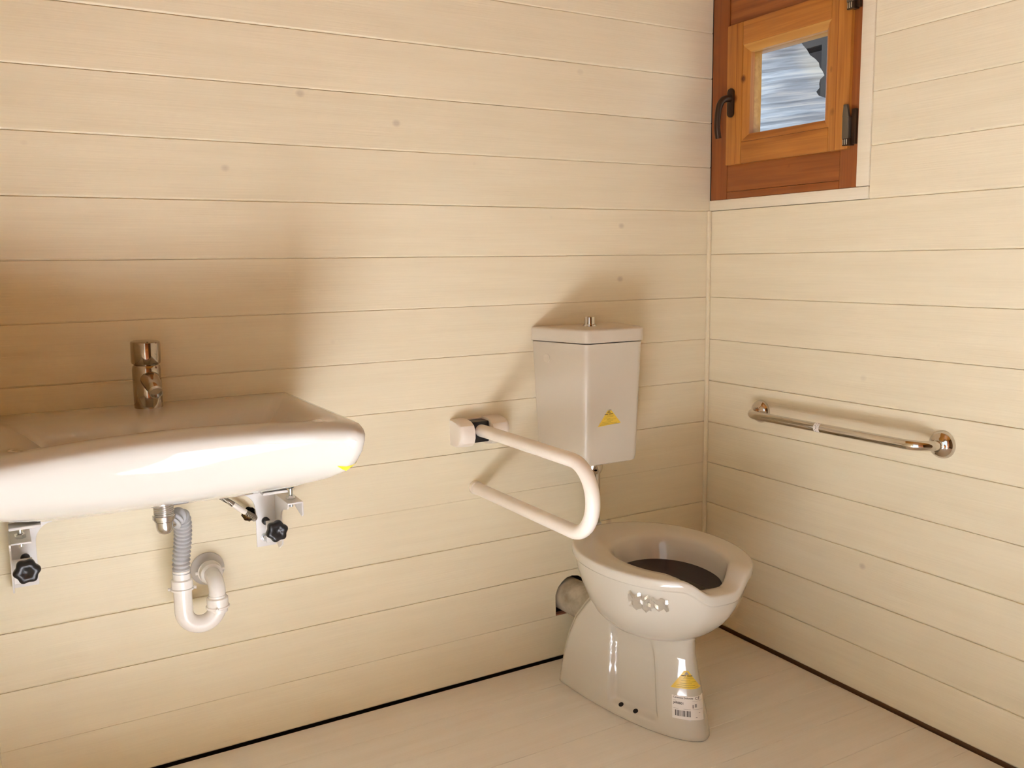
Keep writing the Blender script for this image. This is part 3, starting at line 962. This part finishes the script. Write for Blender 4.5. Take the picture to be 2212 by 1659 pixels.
# ---------------------------------------------------------------- cistern
ci = thing('cistern', 'white plastic toilet cistern with chrome push button hung on the back wall', 'cistern')
def cring(wb_, wf, d, z, x0=-.5195, r=.02):
    """trapezoid plan with rounded front corners"""
    c = [(x0 - wb_, -.0015), (x0 - wf, -d), (x0 + wf, -d), (x0 + wb_, -.0015)]
    pts = [c[0]]
    for i in (1, 2):
        p, a, b = V(c[i]), V(c[i - 1]), V(c[i + 1])
        da, db = (a - p).normalized(), (b - p).normalized()
        for k in range(9):
            t = k / 8
            q0, q1 = p + da * r, p + db * r
            pts.append(tuple((q0 * (1 - t) ** 2 + p * 2 * t * (1 - t) + q1 * t * t)))
    pts.append(c[3])
    out = []
    for (xa, ya), (xb, yb_) in zip(pts, pts[1:] + pts[:1]):
        out += [(xa, ya, z), ((xa + xb) / 2, (ya + yb_) / 2, z)]
    return out
cb = MB()
cb.loft([cring(.117, .080, .172, .632), cring(.123, .088, .184, .637), cring(.125, .0905, .187, .650), cring(.1435, .0965, .2005, .9755)], True, True, True)
cb.obj('tank', M['cistern'], ci, angle=50)
cbv = BVHTree.FromPolygons(cb.v, cb.f)
MB().loft([cring(.146, .098, .2025, .9785), cring(.1475, .1, .2045, .980), cring(.1475, .1, .2045, 1.010), cring(.1465, .099, .203, 1.0145), cring(.143, .095, .198, 1.017)], True, True, True).obj('lid', M['cistern'], ci, angle=50)
bt = MB().lathe((-.5240, -.085, 1.0165), (0, 0, 1), [(.0200, 0), (.0195, .003), (.0165, .0055)], 32).obj('button_ring', M['chrome'], ci)
MB().lathe((-.5240, -.085, 1.0205), (0, 0, 1), [(.0150, 0), (.0150, .021), (.0140, .023), (.012, .0235)], 32).obj('push_button', M['chrome'], bt)
g = wrapper(cbv, (-.655, -.055, .930), (.25, -.97, 0), (-.97, -.25, .02), .0004)
h0 = g(0, 0)
MB().lathe(h0 - V((-.97, -.25, .02)) * .002, (-.97, -.25, .03), [(.0125, 0), (.0125, .0028), (.0118, .0034), (.0105, .0029)], 32).obj('inlet_cap', M['cistern'], ci)
g = wrapper(cbv, (-.530, -.20, .765), (1, 0, 0), (0, -1, .05), .0005)
st = patch(g, tri_fn((-.0415, -.0195), (.0375, -.0145), (-.0035, .032), .16), 8, 8).obj('sticker', M['gold'], ci, flip=False)
st['label'] = 'golden yellow triangular sticker with torn tip'
bars(g, [(-.019, -.007, .0125, .0142), (-.005, .009, .0128, .0145)]).obj('print', M['print_dark'], st, flip=False)
bars(g, [(-.012, .012, .0085, .0093), (-.016, .010, .0055, .0063), (-.021, .000, .0008, .0016), (-.010, .019, -.0018, -.001), (-.012, .010, -.0048, -.004), (-.027, .002, -.0085, -.0077), (-.030, .024, -.0125, -.0117), (-.034, .033, -.0158, -.015)]).obj('print', M['print_brown'], st, flip=False)
patch(g, tri_fn((-.012, .0165), (.002, .0170), (-.005, .0245)), 3, 3, .0003).obj('print', M['print_brown'], st, flip=False)
bars(g, [(-.006, .003, .0235, .0262)]).obj('print', M['print_grey'], st, flip=False)

# ---------------------------------------------------------------- flush pipe
fp = thing('flush_pipe', 'chrome flush pipe running from the cistern down behind the toilet rim', 'pipe')
PX, PY = -.523, -.100
MB().tube([(PX, PY, .645), (PX, PY, .55), (PX, PY, .44), (PX, PY - .001, .415), (PX, PY - .012, .395), (PX, PY - .06, .385)], .0205, 28).obj('tube', M['chrome_dull'], fp)
MB().lathe((PX, PY, .592), (0, 0, 1), [(.022, 0), (.027, .008), (.0285, .016), (.0285, .040)], 32).obj('union_nut', M['chrome'], fp)
MB().lathe((PX, PY, .424), (0, 0, 1), [(.0235, 0), (.0245, .003), (.0245, .019), (.0215, .021)], 32).obj('rubber_collar', M['raw_ceramic'], fp)

# ---------------------------------------------------------------- waste pipe
wp = thing('waste_pipe', 'soiled grey waste pipe going into the arch cut in the back wall', 'pipe')
MB().tube([(-.530, .054, .186), (-.530, .0, .188), (-.529, -.10, .190), (-.529, -.185, .194)], .0525, 40).obj('tube', M['waste'], wp)

# ---------------------------------------------------------------- fold-down rail
gr = thing('folding_grab_rail', 'cream white U-shaped folding grab rail mounted between basin and cistern', 'grab rail')
RX = -.858
def hull(x0, x1, d0, d1, z0, z1):
    """rounded cover: section in (x, y); front corner bevelled on the side of x0"""
    return None
def cover(xa, xb, corner):
    # section outline in the y-z plane, swept along x with a soft outer end
    sec = [(-.0005, .7015), (-.030, .7005), (-.052, .7045), (-.066, .7150), (-.072, .730), (-.072, .748), (-.064, .763), (-.048, .771), (-.024, .7745), (-.0005, .7755)]
    rings = []
    for t, s in ((0, .84), (.06, .92), (.16, .97), (.30, 1.0), (1.0, 1.0)):
        x = (xa + (xb - xa) * t) if corner == 'a' else (xb + (xa - xb) * t)
        rings.append([(x, y * s, .7385 + (z - .7385) * (.5 + .5 * s) ) for y, z in sec])
    return MB().loft(rings, True, True, True)
br = cover(-.932, -.890, 'a').obj('wall_mount', M['rail'], gr, angle=30)
cover(-.833, -.778, 'b').obj('mount_cover', M['rail'], br, angle=30)
MB().box((-.8905, -.006, .7045), (-.8325, -.0006, .7725), .001, 1).obj('mount_back', M['rail'], br)
MB().box((-.8900, -.046, .7100), (-.8332, -.005, .7690), .004, 2).obj('hinge_block', M['black'], gr)
za, zb = .7440, .5740
rc = (za - zb) / 2
path = [(RX - .002, -.030, za - .001), (RX, -.10, za), (RX, -.25, za), (RX, -.42, za), (RX, -.491, za)]
path += [(RX, -.491 - rc * .96 * sin(R(a)), (za + zb) / 2 + rc * cos(R(a))) for a in range(9, 180, 9)]
path += [(RX, -.491, zb), (RX, -.42, zb), (RX, -.25, zb), (RX, -.03, zb), (RX, -.012, zb)]
MB().tube(path, .0172, 28).obj('rail_tube', M['rail'], gr, angle=60)
MB().lathe((RX, -.0008, zb), (0, -1, 0), [(.0185, 0), (.0192, .002), (.0192, .015), (.0180, .0165)], 32).obj('end_cap', M['rail'], gr)

# ---------------------------------------------------------------- chrome grab bar on the right wall
cg = thing('wall_grab_bar', 'chrome grab bar with round flanges on the right wall below the window', 'grab bar')
GZ, GX = .7425, -.072
ya, yb = -.2420, -.8420
rb = .055
path = [(-.006, ya, GZ), (GX + rb, ya, GZ)] + [(GX + rb - rb * sin(R(a)), ya - rb + rb * cos(R(a)), GZ) for a in range(9, 90, 9)]
path += [(GX, ya - rb, GZ)] + [(GX, ya - rb - (yb + rb - ya + rb) * -i / 6, GZ) for i in range(1, 6)] + [(GX, yb + rb, GZ)]
path += [(GX + rb - rb * cos(R(a)), yb + rb - rb * sin(R(a)), GZ) for a in range(9, 90, 9)] + [(GX + rb, yb, GZ), (-.006, yb, GZ)]
MB().tube(path, .0127, 24).obj('bar', M['chrome'], cg, angle=60)
for y in (ya, yb):
    MB().lathe((-.0005, y, GZ), (-1, 0, 0), [(.0345, 0), (.0345, .003), (.0335, .007), (.0300, .013), (.0240, .018), (.0180, .021), (.0165, .0225), (.0125, .0235)], 44).obj('flange', M['chrome'], cg, angle=50)
bd = MB().lathe((GX, -.5135, GZ), (0, -1, 0), [(.01285, 0), (.01285, .019)], 32, False, False).obj('paper_band', M['paper'], cg)
bd['label'] = 'silver paper sticker band'
mk = MB()
for dy, a0, a1 in ((.004, 120, 150), (.008, 160, 185), (.012, 110, 140), (.005, 195, 225), (.011, 200, 240)):
    pts = []
    for a in (a0, a1):
        for e in (0, .0028):
            pts.append((GX + .0131 * cos(R(a)), -.5135 - dy - e, GZ + .0131 * sin(R(a))))
    mk.add(pts, [(0, 1, 3, 2)])
mk.obj('print', M['print_dark'], bd, flip=False)
